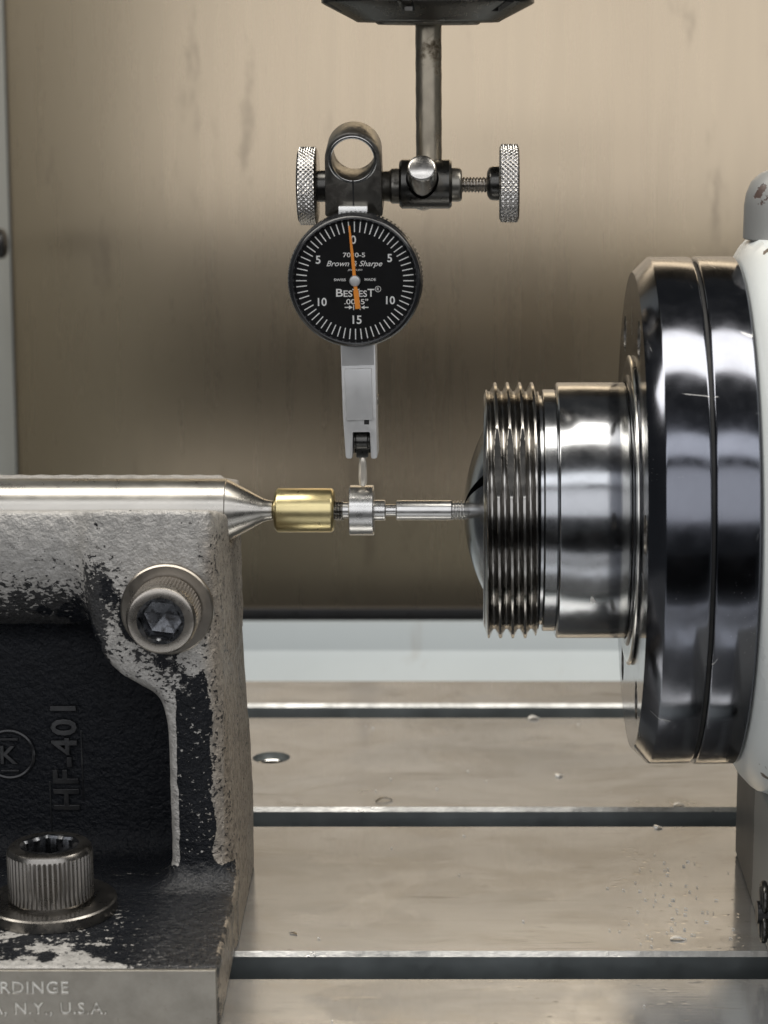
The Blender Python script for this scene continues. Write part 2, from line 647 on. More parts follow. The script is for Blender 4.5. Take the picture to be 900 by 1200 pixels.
def cut(o, cutters):
    """subtract shapes from o, keeping the result as its mesh"""
    tmp = []
    for v, f in cutters:
        c = put('cutter', np.asarray(v), f, M['slot'])
        c.location = o.matrix_world.translation * 0
        tmp.append(c)
    off = Vector(root_of(o).location)
    for c in tmp:
        c.location = -off + off
        md = o.modifiers.new('b', 'BOOLEAN')
        md.operation = 'DIFFERENCE'
        md.object = c
        md.solver = 'EXACT'
    bpy.context.view_layer.update()
    me = bpy.data.meshes.new_from_object(o.evaluated_get(bpy.context.evaluated_depsgraph_get()))
    o.modifiers.clear()
    old = o.data
    o.data = me
    nm = old.name
    bpy.data.meshes.remove(old)
    me.name = nm
    me.shade_smooth()
    me.set_sharp_from_angle(angle=math.radians(35))
    for c in tmp:
        d = c.data
        bpy.data.objects.remove(c)
        bpy.data.meshes.remove(d)


# ------------------------------------------------------------------ large structure: panels and table
TZ = -118.6                                   # table top
t = thing('back_panel', 'tall beige brushed metal panel closing the machine behind the indicator', 'wall panel', (0, 400, -134))
lean = Matrix.Rotation(math.radians(-9), 4, 'X')       # the panel leans back
put('sheet', *xf(prism([(-223, -134), (420, -134), (420, 570), (-237, 570)], 400, 403, 'xz', .8), lean, (0, 400, -134)), M['wall'], t)
put('edge_seal', *box(-222, 420, 398.4, 404, -135.6, -129.5, .6), M['black_plastic'], t)
put('folded_edge', *box(-222, 420, 405, 416, -134, -131.5, .4), M['wall'], t)

ap = put('reflection_blocker', *box(-420, 420, -742, -735, -330, -88, 1), M['black_plastic'], None)  # unseen dark panel added behind the camera to darken low reflections
ap['kind'] = 'structure'
t = thing('rear_tray', 'white painted sheet seen between the table and the bottom edge of the beige panel', 'panel', (0, 300, -330))
put('sloping_sheet', *prism([(215, -300), (386, -153), (391, -149), (392, -134.6), (394, -134.6), (394, -153), (389, -157), (215, -304)], -330, 430, 'yz', .3), M['white_sheet'], t)

t = thing('side_panel', 'pale blue white side wall panel at the left edge of the photo', 'wall panel', (-224, 200, -330))
pv_, pf_ = prism([(270, -330), (398, -330), (398, -136), (398 + 110, 560), (270, 560)], -229, -223, 'yz', .5)
pv_[:, 0] -= (pv_[:, 2] + 134) * .020
put('sheet', pv_, pf_, M['white_sheet'], t)
o = thing('rubber_knob', 'black round knob on the pale side wall at the left photo edge', 'knob', (-222.6, 368, 50))
put('stem', *lathe([(-227.5, 0), (-227.5, 5), (-218, 5), (-218, 0)], 'x', (0, 368, 50), 24), M['black_plastic'], o)
put('cap', *lathe(cham([(-220.5, 0), (-220.5, 5.5), (-219.5, 7), (-217.5, 7), (-216, 5.6), (-215.2, 0)], .8), 'x', (0, 368, 50), 32), M['black_plastic'], o)

t = thing('machine_table', 'oily ground steel machine table with three long T slots', 'table', (0, 0, TZ - 40))
slots = [-62.7, 62.8, 187.8]
SW, CH = 9.0, 1.3
pts = [(-255, TZ)]
for s in slots:
    pts += [(s - SW - CH * .6, TZ), (s - SW, TZ - CH * .6), (s - SW, TZ - 17), (s - 15, TZ - 17), (s - 15, TZ - 29), (s + 15, TZ - 29),
            (s + 15, TZ - 17), (s + SW, TZ - 17), (s + SW, TZ - CH), (s + SW + CH, TZ)]
pts += [(230.5, TZ), (232, TZ - 1.5), (232, TZ - 45), (-255, TZ - 45)]


def extrude_profile(pts, x0, x1):
    k = len(pts)
    v = [(x0, a, b) for a, b in pts] + [(x1, a, b) for a, b in pts]
    f = [[i, (i + 1) % k, (i + 1) % k + k, i + k] for i in range(k)] + [list(range(k)), list(range(2 * k - 1, k - 1, -1))]
    return v, f


tb = put('table_top', *extrude_profile(pts, -340, 420), M['table'], t, angle=20)
tb.data.materials.append(M['slot'])
tb.data.materials.append(M['slot_edge'])
cut(tb, [lathe([(TZ - 14, 0), (TZ - 14, 6.9), (TZ + 2, 6.9), (TZ + 2, 0)], 'z', (-75.8, 128, 0), 40)])
nrm_slot = 0
for p in tb.data.polygons:
    c = p.center / S
    if abs(p.normal.z) > .3 and abs(p.normal.y) > .3 and c.z > 38 and c.y < 231:
        p.material_index = 2
        continue
    if c.z + (TZ - 40) < TZ - 1.35 and (c.y > -254) and (c.y < 231):
        p.material_index = 1
put('bushing', *lathe(cham([(TZ - 6, 4.6), (TZ - 2.2, 4.6), (TZ - 2.2, 6.85), (TZ - 6, 6.85)], .3), 'z', (-75.8, 128, 0), 40, closed_profile=True), M['steel'], t)

# ------------------------------------------------------------------ tailstock casting (signed distance field, meshed)
XO, YO, ZO, H = -200.0, -108.0, -119.6, 0.8
nx, ny, nz = int((-60 - XO) / H), int((32 - YO) / H), int((16 - ZO) / H)
xs, ys, zs = XO + H * np.arange(nx), YO + H * np.arange(ny), ZO + H * np.arange(nz)
X, Y, Z = (q.astype(np.float32) for q in (xs[:, None, None], ys[None, :, None], zs[None, None, :]))


def smin(a, b, k):
    h = np.clip(.5 + .5 * (b - a) / k, 0, 1)
    return b * (1 - h) + a * h - k * h * (1 - h)


def smax(a, b, k):
    return -smin(-a, -b, k)


def poly_sdf(P, px, pz):
    d = np.full(np.broadcast(px, pz).shape, 1e9)
    s = np.ones_like(d)
    n = len(P)
    for i in range(n):
        ax, az = P[i]
        bx, bz = P[i - 1]
        ex, ez = bx - ax, bz - az
        wx, wz = px - ax, pz - az
        q = np.clip((wx * ex + wz * ez) / (ex * ex + ez * ez), 0, 1)
        d = np.minimum(d, (wx - ex * q) ** 2 + (wz - ez * q) ** 2)
        c1, c2, c3 = pz >= az, pz < bz, ex * wz > ez * wx
        s = np.where((c1 & c2 & c3) | (~c1 & ~c2 & ~c3), -s, s)
    return s * np.sqrt(d)


col_poly = [(-50, 30), (-50, -130), (-87.6, -130), (-88.3, -108), (-88.9, -88), (-89.0, -67), (-89.3, -53), (-91.6, -46.2), (-97.8, -42.8),
            (-104.2, -38.6), (-108.6, -32), (-110.6, -25), (-110.2, -12), (-109.2, 4), (-108.5, 30)]
for _ in range(2):
    q_ = []
    for i in range(len(col_poly)):
        a_, b_ = np.array(col_poly[i]), np.array(col_poly[(i + 1) % len(col_poly)])
        q_ += [tuple(a_ * .75 + b_ * .25), tuple(a_ * .25 + b_ * .75)]
    col_poly = q_
p2 = poly_sdf(col_poly, xs[:, None], zs[None, :]).astype(np.float32)[:, None, :]
front = -(Y + 42.0 + np.clip(-Z - 60, 0, 60) * .05)
right = X - (-74.5 + 5.2 * (np.clip(-Z, 0, 120) / 104) ** 2)
lump = .25 * np.sin(X * .9 + Z * .35) * np.sin(Z * .6 + 1) * np.cos(Y * .7)
col = smax(smax(p2 * .97, front, 5.0), right, 11.0)
col = np.maximum(col, Y - (24 + Z * .06))
barrel = np.maximum(np.sqrt(Y * Y + Z * Z) - 36.0, X + 80)
body = smin(col, barrel, 11.0)
plate = np.maximum(np.maximum(-(Y + 15.0), Y - 12), X + 82) + 0 * Z
plate = np.maximum(plate, Z + 8)
body = smin(body, plate, 5.0)
topcut = np.where(Y < 9.5, Z - (8.7 - .247 * (Y + 42)), Z - 5.0)
body = smax(body, topcut * .97, 1.6)
bore = np.sqrt(Y * Y + Z * Z) - 9.9
body = np.maximum(body, -bore)
base = smax(smax(X + 68.0 + (Y + 104) * .030, -(Y + 103.3), 2.0), Z + 102.0, 1.4)
base = np.maximum(base, Y - 10)
body = smin(body + 0 * lump, base, 9.0)
body = smax(body, X + 67.9 + (Y + 104) * .026, 1.0)
body = body + lump * .6 * ((Y > -102) & (bore > 1)).astype(np.float32)
body = np.maximum(body, TZ + .05 - Z)
body = np.maximum(body, XO + 1.0 - X).astype(np.float32)


def surface_nets(D, org, h):
    ins = D < 0
    a, b, c = D.shape
    cnt = np.zeros((a - 1, b - 1, c - 1), np.int8)
    offs = [(i, j, k) for i in (0, 1) for j in (0, 1) for k in (0, 1)]
    for i, j, k in offs:
        cnt += ins[i:a - 1 + i, j:b - 1 + j, k:c - 1 + k]
    act = (cnt > 0) & (cnt < 8)
    I = np.argwhere(act)
    idx = np.full(act.shape, -1, np.int64)
    idx[act] = np.arange(len(I))
    acc = np.zeros((len(I), 3))
    num = np.zeros(len(I))
    for e0 in offs:
        for axn in range(3):
            if e0[axn]:
                continue
            e1 = list(e0)
            e1[axn] = 1
            d0 = D[tuple((I + e0).T)].astype(float)
            d1 = D[tuple((I + e1).T)].astype(float)
            m = (d0 < 0) != (d1 < 0)
            q = np.where(m, d0 / np.where(m, d0 - d1, 1), 0)
            p = np.repeat(np.array(e0, float)[None], len(I), 0)
            p[:, axn] += q
            acc[m] += p[m]
            num += m
    V = org + h * (I + acc / num[:, None])
    F = []
    for axn in range(3):
        sl0 = [slice(None)] * 3
        sl1 = [slice(None)] * 3
        sl0[axn] = slice(0, -1)
        sl1[axn] = slice(1, None)
        ch = ins[tuple(sl0)] != ins[tuple(sl1)]
        E = np.argwhere(ch)
        o1, o2 = [q for q in range(3) if q != axn]
        ok = (E[:, o1] > 0) & (E[:, o2] > 0) & (E[:, o1] < D.shape[o1] - 1) & (E[:, o2] < D.shape[o2] - 1)
        E = E[ok]
        quad = []
        for s1, s2 in ((0, 0), (1, 0), (1, 1), (0, 1)):
            G = E.copy()
            G[:, o1] -= s1
            G[:, o2] -= s2
            quad.append(idx[tuple(G.T)])
        quad = np.stack(quad, 1)
        first = ins[tuple(E.T)]
        flip = first if axn != 1 else ~first
        quad[~flip] = quad[~flip][:, ::-1]
        F.append(quad)
    return V, np.concatenate(F)


V, F = surface_nets(body, np.array([XO, YO, ZO]), H)


def sst(x, a, b):
    q = np.clip((x - a) / (b - a), 0, 1)
    return q * q * (3 - 2 * q)


vx, vy, vz = V.T
# where black paint is left (patches) and where the pale coat is pitted through (specks), by place on the casting
barr = sst(-vx, 103, 109)
blk = np.full(len(V), .10)
blk = np.maximum(blk, barr * (.10 + .45 * sst(-vz, 8, 36) + .32 * sst(-vz, 10, 26) * np.exp(-((vx + 115) / 6) ** 2)))
strip = sst(vx, -86.9, -85.6) * (1 - sst(vx, -78.5, -74.0)) * sst(-vz, 34, 48) * (1 - .5 * sst(-vz, 98, 106))
blk = np.maximum(blk, .90 * strip)
ax_, az_, bx_, bz_ = -108, -10, -85, -42
q = np.clip(((vx - ax_) * (bx_ - ax_) + (vz - az_) * (bz_ - az_)) / ((bx_ - ax_) ** 2 + (bz_ - az_) ** 2), 0, 1)
dl = np.hypot(vx - ax_ - q * (bx_ - ax_), vz - az_ - q * (bz_ - az_))
band = np.exp(-(dl / 5.5) ** 2) * (vx > -110)
blk = np.maximum(blk, .60 * band)
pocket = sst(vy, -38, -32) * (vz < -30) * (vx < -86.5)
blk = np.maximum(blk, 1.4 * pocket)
under = sst(-vz, 31, 36) * barr
blk = np.maximum(blk, 1.0 * under)
flo = sst(-vz, 93, 101) * (vx < -68) * (vy > -103.2) * (vy < -36)
edge = .10 + .50 * sst(vy, -102.8, -97.5) + .06 * sst(vy, -90, -70) + .45 * sst(vx, -102, -88) + .5 * sst(vy, -72, -56)
tgt = np.where(vx > -70.6, .44, np.maximum(edge, .8 * strip))
blk = blk * (1 - flo) + tgt * flo
tan = sst(vx, -80, -75) * .75 * sst(-vz, -14, 10) + .05
tan = np.where((vx > -73.5) & ((vz > -98) | (vx > -70.4)), 1.0, tan)
speck = .16 + .62 * barr * sst(-vz, 2, 32) + .30 * np.exp(-(dl / 9) ** 2) * (vx > -112)
speck = np.where(vx > -79, .34, speck)
speck = speck * (1 - flo) + .22 * flo
speck = np.where(vz > 2, .14, speck)
bare = ((vy < -103.05) & (vz < -101.5)).astype(float)
ts = thing('tailstock', 'worn cast iron tailstock with chipped black paint holding the pointed centre', 'tailstock', (-130, -20, TZ))
put('casting', V, F, M['casting'], ts, angle=60, attrs={'black': blk, 'tan': tan, 'bare': bare, 'speck': speck, 'sheen': flo * sst(vx, -96, -84)})

# raised casting letters on the back of the pocket (read from bottom to top) and the ring mark
lv, lf = text_mesh('HF-401', 10.5, .9, 0, .25, 3, 1.12, .1)
lett = (np.stack([-lv[:, 1], -lv[:, 2], lv[:, 0]], 1) + np.array([-123.6, -15.1, -72.5]), lf)
put('raised_lettering', *lett, M['black_lacquer'], ts, angle=30)
bars = [box(-128.8, -128.3, -15.3, -14.8, -98, -80, .12), box(-118.9, -118.4, -15.3, -14.8, -86, -64, .12)]
put('letter_border', *join(*bars), M['black_lacquer'], ts)
ring = [(7.3 + .7 * math.cos(a), .7 * math.sin(a)) for a in np.linspace(0, 2 * PI, 9)[:-1]]
rv = lathe([(s_, r_) for r_, s_ in ring], '-y', (-140.3, -15.2, -71.5), 48, closed_profile=True)
kv, kf = text_mesh('K', 8, .8, 0, .2)
kk = (np.stack([kv[:, 0], -kv[:, 2], kv[:, 1]], 1) + np.array([-140.3, -15.1, -71.5]), kf)
put('foundry_mark', *join(rv, kk, box(-143, -137.5, -15.9, -14.8, -67.2, -66.4, .15), box(-143, -137.5, -15.9, -14.8, -77, -76.2, .15)), M['black_lacquer'], ts)


# stamped plate: real sunk letters, from the distance to the letter outlines
def stamped_plate():
    x0, x1, z0, z1, g = -132.0, -69.0, -118.45, -102.55, .17
    parts = []
    for s_, xc, zc, sz in (('HARDINGE', -121.2, -107.3, 4.75), ('ELMIRA, N.Y., U.S.A.', -119.6, -113.4, 4.6)):
        v, f = text_mesh(s_, sz, 0, 0, 0, 3, 1.10, -.04)
        v = v.copy()
        right_edge = {-121.2: -108.0, -119.6: -98.2}[xc]
        v[:, 0] += right_edge - v[:, 0].max()
        parts.append((np.stack([v[:, 0], v[:, 1] + zc, 0 * v[:, 0]], 1), f))
    tv, tf = join(*parts)
    bvh = BVHTree.FromPolygons([Vector(q) for q in tv], tf)
    gx, gz = np.arange(x0, x1, g), np.arange(z0, z1, g)
    D = np.zeros((len(gx), len(gz)))
    wv = .5 + .5 * np.sin(gx * .8 + 1.3)[:, None] * np.sin(gz * .9 + gx[:, None] * .3)
    for i, a in enumerate(gx):
        for j, b in enumerate(gz):
            r = bvh.find_nearest(Vector((a, b, 0)), .5)
            if r[0] is not None:
                D[i, j] = max(0, 1 - r[3] / .20) * (.34 + .24 * wv[i, j])
    v = np.array([(a, -104.05 + D[i, j], b) for i, a in enumerate(gx) for j, b in enumerate(gz)])
    k = len(gz)
    f = [[i * k + j, i * k + j + 1, (i + 1) * k + j + 1, (i + 1) * k + j] for i in range(len(gx) - 1) for j in range(k - 1)]
    rim = [i * k for i in range(len(gx))] + [(len(gx) - 1) * k + j for j in range(1, k)] + [i * k + k - 1 for i in range(len(gx) - 2, -1, -1)] + [j for j in range(k - 2, 0, -1)]
    n0 = len(v)
    cen = np.array([(x0 + x1) / 2, 0, (z0 + z1) / 2])
    ring1 = v[rim] + np.array([0, .18, 0]) + np.sign(v[rim] - cen) * np.array([.12, 0, .12])
    ring2 = ring1 + np.array([0, 1.2, 0])
    v = np.concatenate([v, ring1, ring2])
    m_ = len(rim)
    for i in range(m_):
        j = (i + 1) % m_
        f.append([rim[i], rim[j], n0 + j, n0 + i])
        f.append([n0 + i, n0 + j, n0 + m_ + j, n0 + m_ + i])
    return v, f, np.concatenate([np.clip(D.ravel() / .42, 0, 1), np.zeros(2 * m_)])


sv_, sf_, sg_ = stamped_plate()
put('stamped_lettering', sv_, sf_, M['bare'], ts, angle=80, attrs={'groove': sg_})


def star_hex(r_hex, r_face, n=72):
    """inner outline radius of a hex key socket whose rim is scalloped"""
    out = []
    for i in range(n):
        a = 2 * PI * i / n
        h = r_hex / math.cos(((a + PI / 6) % (PI / 3)) - PI / 6)
        out.append((a, h))
    return out


def socket_screw(parent, name, frame, o, rh, hh, ridge_n, mat, r_hex, wmat, wr, wt, wo, lab=None):
    """knurled cap head with a hex socket, its flat washer below"""
    ax, u, v = (np.array(q, float) for q in frame)
    o = np.array(o, float)
    prof = [(0, rh * .93), (.9, rh * .95), (1.0, rh)] + [(1.0 + (hh - 3.0) * k / 5, rh) for k in range(1, 6)] + \
           [(hh - 1.7, rh * .985), (hh - 1.0, rh * .97), (hh - .3, rh * .925), (hh, rh * .86), (hh, r_hex * 1.30)]
    n = ridge_n * 6
    head = lathe(prof, o=o, n=n, frame=frame, rf=ridge_rf(ridge_n, rh * .045, 1.4, hh - 1.8))
    # socket: face ring -> bevelled scalloped rim -> hex walls -> conical floor
    m = 96
    V_, F_ = [], []
    rings = []
    for lvl, (dep, fn) in enumerate(((0, lambda a, h: r_hex * 1.30), (-.05, lambda a, h: max(h * 1.0, r_hex * 1.02) + .07 * r_hex * (1 + .35 * math.cos(12 * a))),
                                     (-.75, lambda a, h: h), (-hh * .62, lambda a, h: h), (-hh * .66, lambda a, h: h * .80), (-hh * .70, lambda a, h: .001))):
        row = []
        for i in range(m):
            a = 2 * PI * i / m
            h = r_hex / math.cos(((a + PI / 6) % (PI / 3)) - PI / 6)
            r = fn(a, h)
            row.append(len(V_))
            V_.append(o + ax * (hh + dep) + u * (r * math.cos(a)) + v * (r * math.sin(a)))
        rings.append(row)
    for a_, b_ in zip(rings, rings[1:]):
        for i in range(m):
            j = (i + 1) % m
            F_.append([a_[i], a_[j], b_[j], b_[i]])
    s_ = put(name, *head, mat, parent, angle=28, label=lab)
    put('hex_socket', np.array(V_), F_, M['socket'], s_, angle=28)
    put('washer', *lathe(cham([(-wt, 0), (-wt, wr), (0, wr), (0, rh * .7)], .45), o=np.array(wo, float), n=96, frame=frame), wmat, s_, angle=28)
    return s_


def rotframe(fr, a):
    ax, u, v = (np.array(q, float) for q in fr)
    return ax, u * math.cos(a) + v * math.sin(a), -u * math.sin(a) + v * math.cos(a)


socket_screw(ts, 'clamp_screw', rotframe(AX['-y'], .40), (-87.7, -44.6, -19.7), 9.9, 12.7, 60, M['bolt'], 5.1, M['washer'], 13.1, 2.6, (-87.7, -44.6, -19.7), 'bright worn cap screw with a round washer')
socket_screw(ts, 'hold_down_screw', rotframe(AX['z'], .25), (-119.8, -62.7, -98.4), 11.9, 15.9, 52, M['darkbolt'], 6.3, M['darkbolt'], 18.2, 3.9, (-119.8, -62.7, -98.4), 'dark knurled cap screw on a wide washer')

dc = thing('dead_centre', 'ground steel bar lying in the tailstock with a pointed cone end', 'machine centre', (-130, 0, 0))
put('bar', *lathe(cham([(-210, 0), (-210, 9.5), (-75, 9.5), (-75, 8.2)], .25), 'x', n=96), M['quill'], dc)
put('cone_point', *lathe([(-75, 9.3), (-74.8, 9.32), (-64.6, 3.7), (-63.2, 3.2), (-61.6, 2.9), (-60.2, 1.4), (-59.8, 0)], 'x', n=96), M['quill'], dc)

# ------------------------------------------------------------------ work piece between centres
br = thing('brass_bushing', 'short yellow brass bushing between the cone point and the thin shaft', 'bushing', (-52, 0, 0))
put('sleeve', *lathe(cham([(-60.9, 2.2), (-60.9, 5.6), (-60.0, 6.65), (-43.8, 6.65), (-43.0, 5.9), (-43.0, 2.6)], .22), 'x', n=96), M['brass'], br)
wp = thing('turned_shaft', 'thin stepped steel shaft with a round collar and threaded end', 'shaft', (-22, 0, 0))


def thread_pts(x0, x1, rr, dp, pitch, per=8):
    return [(x, rr) for x in np.arange(x0, x1, pitch / per)]


def helix_rf(pitch, dp, x0, x1):
    def f(A, T, R):
        k = tri(T / pitch - A / (2 * PI))
        fade = np.clip((T - x0) / (pitch * .6), 0, 1) * np.clip((x1 - T) / (pitch * .6), 0, 1)
        return R - dp * (1 - np.clip(k * 1.25, 0, 1)) * fade
    return f


put('journal', *lathe(cham([(-43.2, 0), (-43.2, 2.4), (-38.4, 2.4), (-38.4, 0)], .12), 'x', n=64), M['work'], wp)
put('thread', *lathe(thread_pts(-42.9, -40.4, 3.1, .5, .7), 'x', n=64, rf=helix_rf(.8, .55, -43.2, -40.0)), M['thread'], wp)
put('collar', *lathe(cham([(-38.4, 1), (-38.4, 7.55), (-31.1, 7.55), (-31.1, 1)], .25), 'x', n=96), M['work'], wp)
put('shank', *lathe(cham([(-31.1, 0), (-31.1, 3.1), (-27.7, 3.1), (-27.7, 1.75), (-24.4, 1.75), (-24.4, 3.0), (-7.8, 3.0), (-7.8, 2.5), (4, 2.5), (4, 0)], .18), 'x', n=72), M['work'], wp)
put('end_thread', *lathe(thread_pts(-7.7, -3.6, 2.95, .5, .9), 'x', n=64, rf=helix_rf(.95, .6, -8.2, -3.0)), M['work'], wp)

# ------------------------------------------------------------------ rotary indexer: spindle, collet, housing
sp = thing('indexer_spindle', 'large round steel spindle with coarse thread and dark two piece flange', 'spindle', (40, 0, 0))
PIT = 3.65
th_x = np.arange(2.2, 18.05, .14)


def big_thread(A, T, R):
    ph = T / PIT - A / (2 * PI) + .35
    k = tri(ph)
    prof = np.clip((k - .12) / .68, 0, 1)
    st = np.clip((T - 2.0) / 1.0, 0, 1) * np.clip((18.2 - T) / 1.2, 0, 1)
    r = 35.6 + 2.75 * prof * st
    a0 = math.radians(33)          # worn flat ground across the crests; angle measured from -y up
    da = A - (PI - a0)
    flat = 36.8 / np.maximum(np.cos(da), .2)
    use = (np.abs(da) < .6) & (T < 13.5)
    return np.where(use, np.minimum(r, flat), r)


put('coarse_thread', *lathe([(x, 36) for x in th_x], 'x', n=360, rf=big_thread), M['thread'], sp, angle=50)
put('front_ring', *lathe(cham([(1.6, 24.3), (1.6, 34.6), (2.3, 35.7), (2.6, 35)], .2), 'x', n=128), M['nose'], sp)
put('relief_groove', *lathe(cham([(17.6, 35), (17.7, 34.3), (19.1, 34.3), (19.1, 36.2), (22.9, 36.2), (22.9, 35)], .25), 'x', n=160), M['nose'], sp)
put('nose_cylinder', *lathe(cham([(22.9, 34), (22.9, 37.4), (23.5, 38.3), (43.7, 38.3), (44.1, 37.6), (44.1, 34)], .2), 'x', n=192), M['nose'], sp)
put('seal_lip', *lathe([(43.9, 38.5), (44.1, 40.0), (44.5, 40.6), (44.9, 40.4), (44.8, 39.0)], 'x', n=160), M['black_lacquer'], sp)
put('washer_ring', *lathe([(44.8, 38), (44.4, 44.4), (44.4, 45.6), (44.7, 46.2), (45.1, 46.4), (45.5, 46.2), (45.9, 45.6)], 'x', n=192), M['steel'], sp)
put('flange_seam', *lathe([(61.6, 60), (62.3, 74.2), (63.9, 74.2), (64.4, 60)], 'x', n=160), M['dark_hole'], sp)
put('rear_ring', *lathe(cham([(63.4, 60), (63.4, 75.1), (63.9, 75.6), (75.1, 75.6), (75.5, 75.2), (75.5, 60)], .2), 'x', n=256), M['flange'], sp)


# counterbored screws of the flange face
spots = [(60 * math.cos(math.radians(55 + 60 * k)), 60 * math.sin(math.radians(55 + 60 * k))) for k in range(6)]


def ring_face_with_holes():
    """flat flange face as one sheet with round openings, by triangulated fill"""
    bm = bmesh.new()
    loops = []
    def loop(cy, cz, r, n):
        vs = [bm.verts.new((45.72, cy + r * math.cos(2 * PI * i / n), cz + r * math.sin(2 * PI * i / n))) for i in range(n)]
        return [bm.edges.new((vs[i], vs[(i + 1) % n])) for i in range(n)]
    ed = loop(0, 0, 39, 96) + loop(0, 0, 70.95, 160)
    for cy, cz in spots:
        ed += loop(cy, cz, 5.6, 28)
    bmesh.ops.triangle_fill(bm, edges=ed, use_beauty=True)
    bm.verts.index_update()
    r = np.array([v.co[:] for v in bm.verts]), [[v.index for v in f.verts] for f in bm.faces]
    bm.free()
    return r


put('flange', *lathe(cham([(45.7, 70.9), (50.3, 75.5), (62.0, 75.5), (62.5, 75.0), (62.5, 60)], .3), 'x', n=256), M['flange'], sp)
fv = ring_face_with_holes()
fo = put('flange_face', *fv, M['flange'], sp)
for cy, cz in spots:
    put('screw_hole', *lathe([(45.7, 5.6), (50.8, 5.6), (50.8, 5.0), (47.9, 4.6), (47.7, 4.2), (47.7, 2.2), (50.3, 2.2), (50.3, 0)], 'x', (0, cy, cz), 28), M['darkbolt'], sp)

co = thing('collet', 'slotted domed collet gripping the shaft inside the threaded nose', 'collet', (2, 0, 0))
dome = []
for k in range(13):
    q = k / 12
    r = 2.7 + (24.0 - 2.7) * q
    dome.append((1.7 - 5.8 * (1 - (r / 24.0) ** 2.1), r))
prof = [(8, 2.7)] + dome + [(2.3, 24.2), (8, 24.2)]
for k in range(3):
    a = math.radians(147 + 120 * k)
    gap = .065
    put('jaw', *lathe(prof, 'x', n=40, a0=a + gap, a1=a + 2 * PI / 3 - gap, closed_profile=True), M['nose'], co, angle=30)
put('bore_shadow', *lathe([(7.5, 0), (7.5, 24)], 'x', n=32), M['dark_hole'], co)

ho = thing('indexer_housing', 'white enamelled rotary indexer housing behind the dark flange', 'indexer', (140, 0, TZ))


def house_rf(A, T, R):
    y, z = R * np.cos(A), R * np.sin(A)
    k = np.ones_like(R)
    k = np.where(z > 81.2, 81.2 / np.maximum(z, 1e-6), k)
    k = np.where(z < -84.0, 84.0 / np.maximum(-z, 1e-6), k)
    return R * k


put('body', *lathe([(75.6, 40), (75.8, 73.0), (76.6, 76.0), (78.6, 79.4), (81.6, 82.6), (85, 85.0), (89, 86.6), (96, 87.4), (200, 88), (200, 0)], 'x', n=256, rf=house_rf), M['white'], ho, angle=40)
put('foot', *box(83, 205, -140, 28, TZ + .05, -78, 1.2), M['foot'], ho)
put('grey_cap', *lathe([(80.8, 9.2), (81.2, 9.6), (90.5, 9.5), (94, 9.0), (97.4, 7.6), (99.8, 5.2), (101, 2.6), (101.4, 0)], 'z', (87.4, 2, 0), 64), M['grey_cap'], ho)
hf = thing('hose_fitting', 'small black ringed fitting on the indexer foot at the right photo edge', 'fitting', (84, -62, -102))
put('stub', *lathe([(78.5, 0), (78.5, 3.2), (83.0, 3.2), (83.0, 0)], 'x', (0, -62, -103), 32), M['black_plastic'], hf)
for k, zz in enumerate((-98.6, -107.2)):
    rp = [(80.5 + .9 * math.cos(a), 3.9 + .9 * math.sin(a)) for a in np.linspace(0, 2 * PI, 13)[:-1]]
    put('ring', *lathe(rp, 'x', (0, -62, zz), 40, closed_profile=True), M['black_oxide'], hf)
    put('nut', *lathe(cham([(79.2, 0), (79.2, 2.6), (80.0, 3.4), (83.0, 3.4), (83.0, 0)], .2), 'x', (0, -62, zz), 6), M['black_plastic'], hf)

# ------------------------------------------------------------------ tool holder and rod
RX = -14.3
th = thing('tool_holder', 'dark steel tool holder nut at the top edge gripping the vertical rod', 'tool holder', (RX, 0, 143))


def notch_rf(A, T, R):
    u = (A + PI / 2 + .19) * 6 / (2 * PI)
    w_ = np.abs(u - np.round(u)) < .055
    return np.where(w_ & (T > 146.6), R - 2.2, R)


put('nut', *lathe([(142.9, 4), (142.9, 20.4), (143.4, 21.2)] + [(143.4 + 4.4 * k / 4, 21.2 + 8.6 * k / 4) for k in range(1, 5)] +
                  [(148.3, 30.5), (150, 30.5), (156, 30.5), (166, 30.5), (167, 29), (167, 0)], 'z', (RX, 0, 0), 216, rf=notch_rf), M['black_oxide'], th)
put('collet_face', *lathe(cham([(142.2, 3.8), (142.2, 14.5), (142.9, 15.2), (143, 10)], .2), 'z', (RX, 0, 0), 64), M['worn_oxide'], th)
rd = thing('holding_rod', 'stained steel rod hanging from the tool holder down to the clamp', 'rod', (RX, 1.5, 98))


def bend(A, T, R):
    return R * (1 + .012 * np.sin(T * .9) * np.cos(A))


put('shaft', *lathe([(97, 0), (97, 3.8)] + [(97 + 46 * k / 24, 3.8) for k in range(1, 25)] + [(143.5, 0)], 'z', (RX, 4.5, 0), 64, rf=bend), M['rod'], rd)

# ------------------------------------------------------------------ swivel clamp with two knurled knobs
cl = thing('swivel_clamp', 'blackened steel swivel clamp with split ring and two knurled thumb knobs', 'clamp', (-25, 0, 96))
tilt = Matrix.Rotation(math.radians(13), 4, 'X')
pv = (-36, 0, 96)
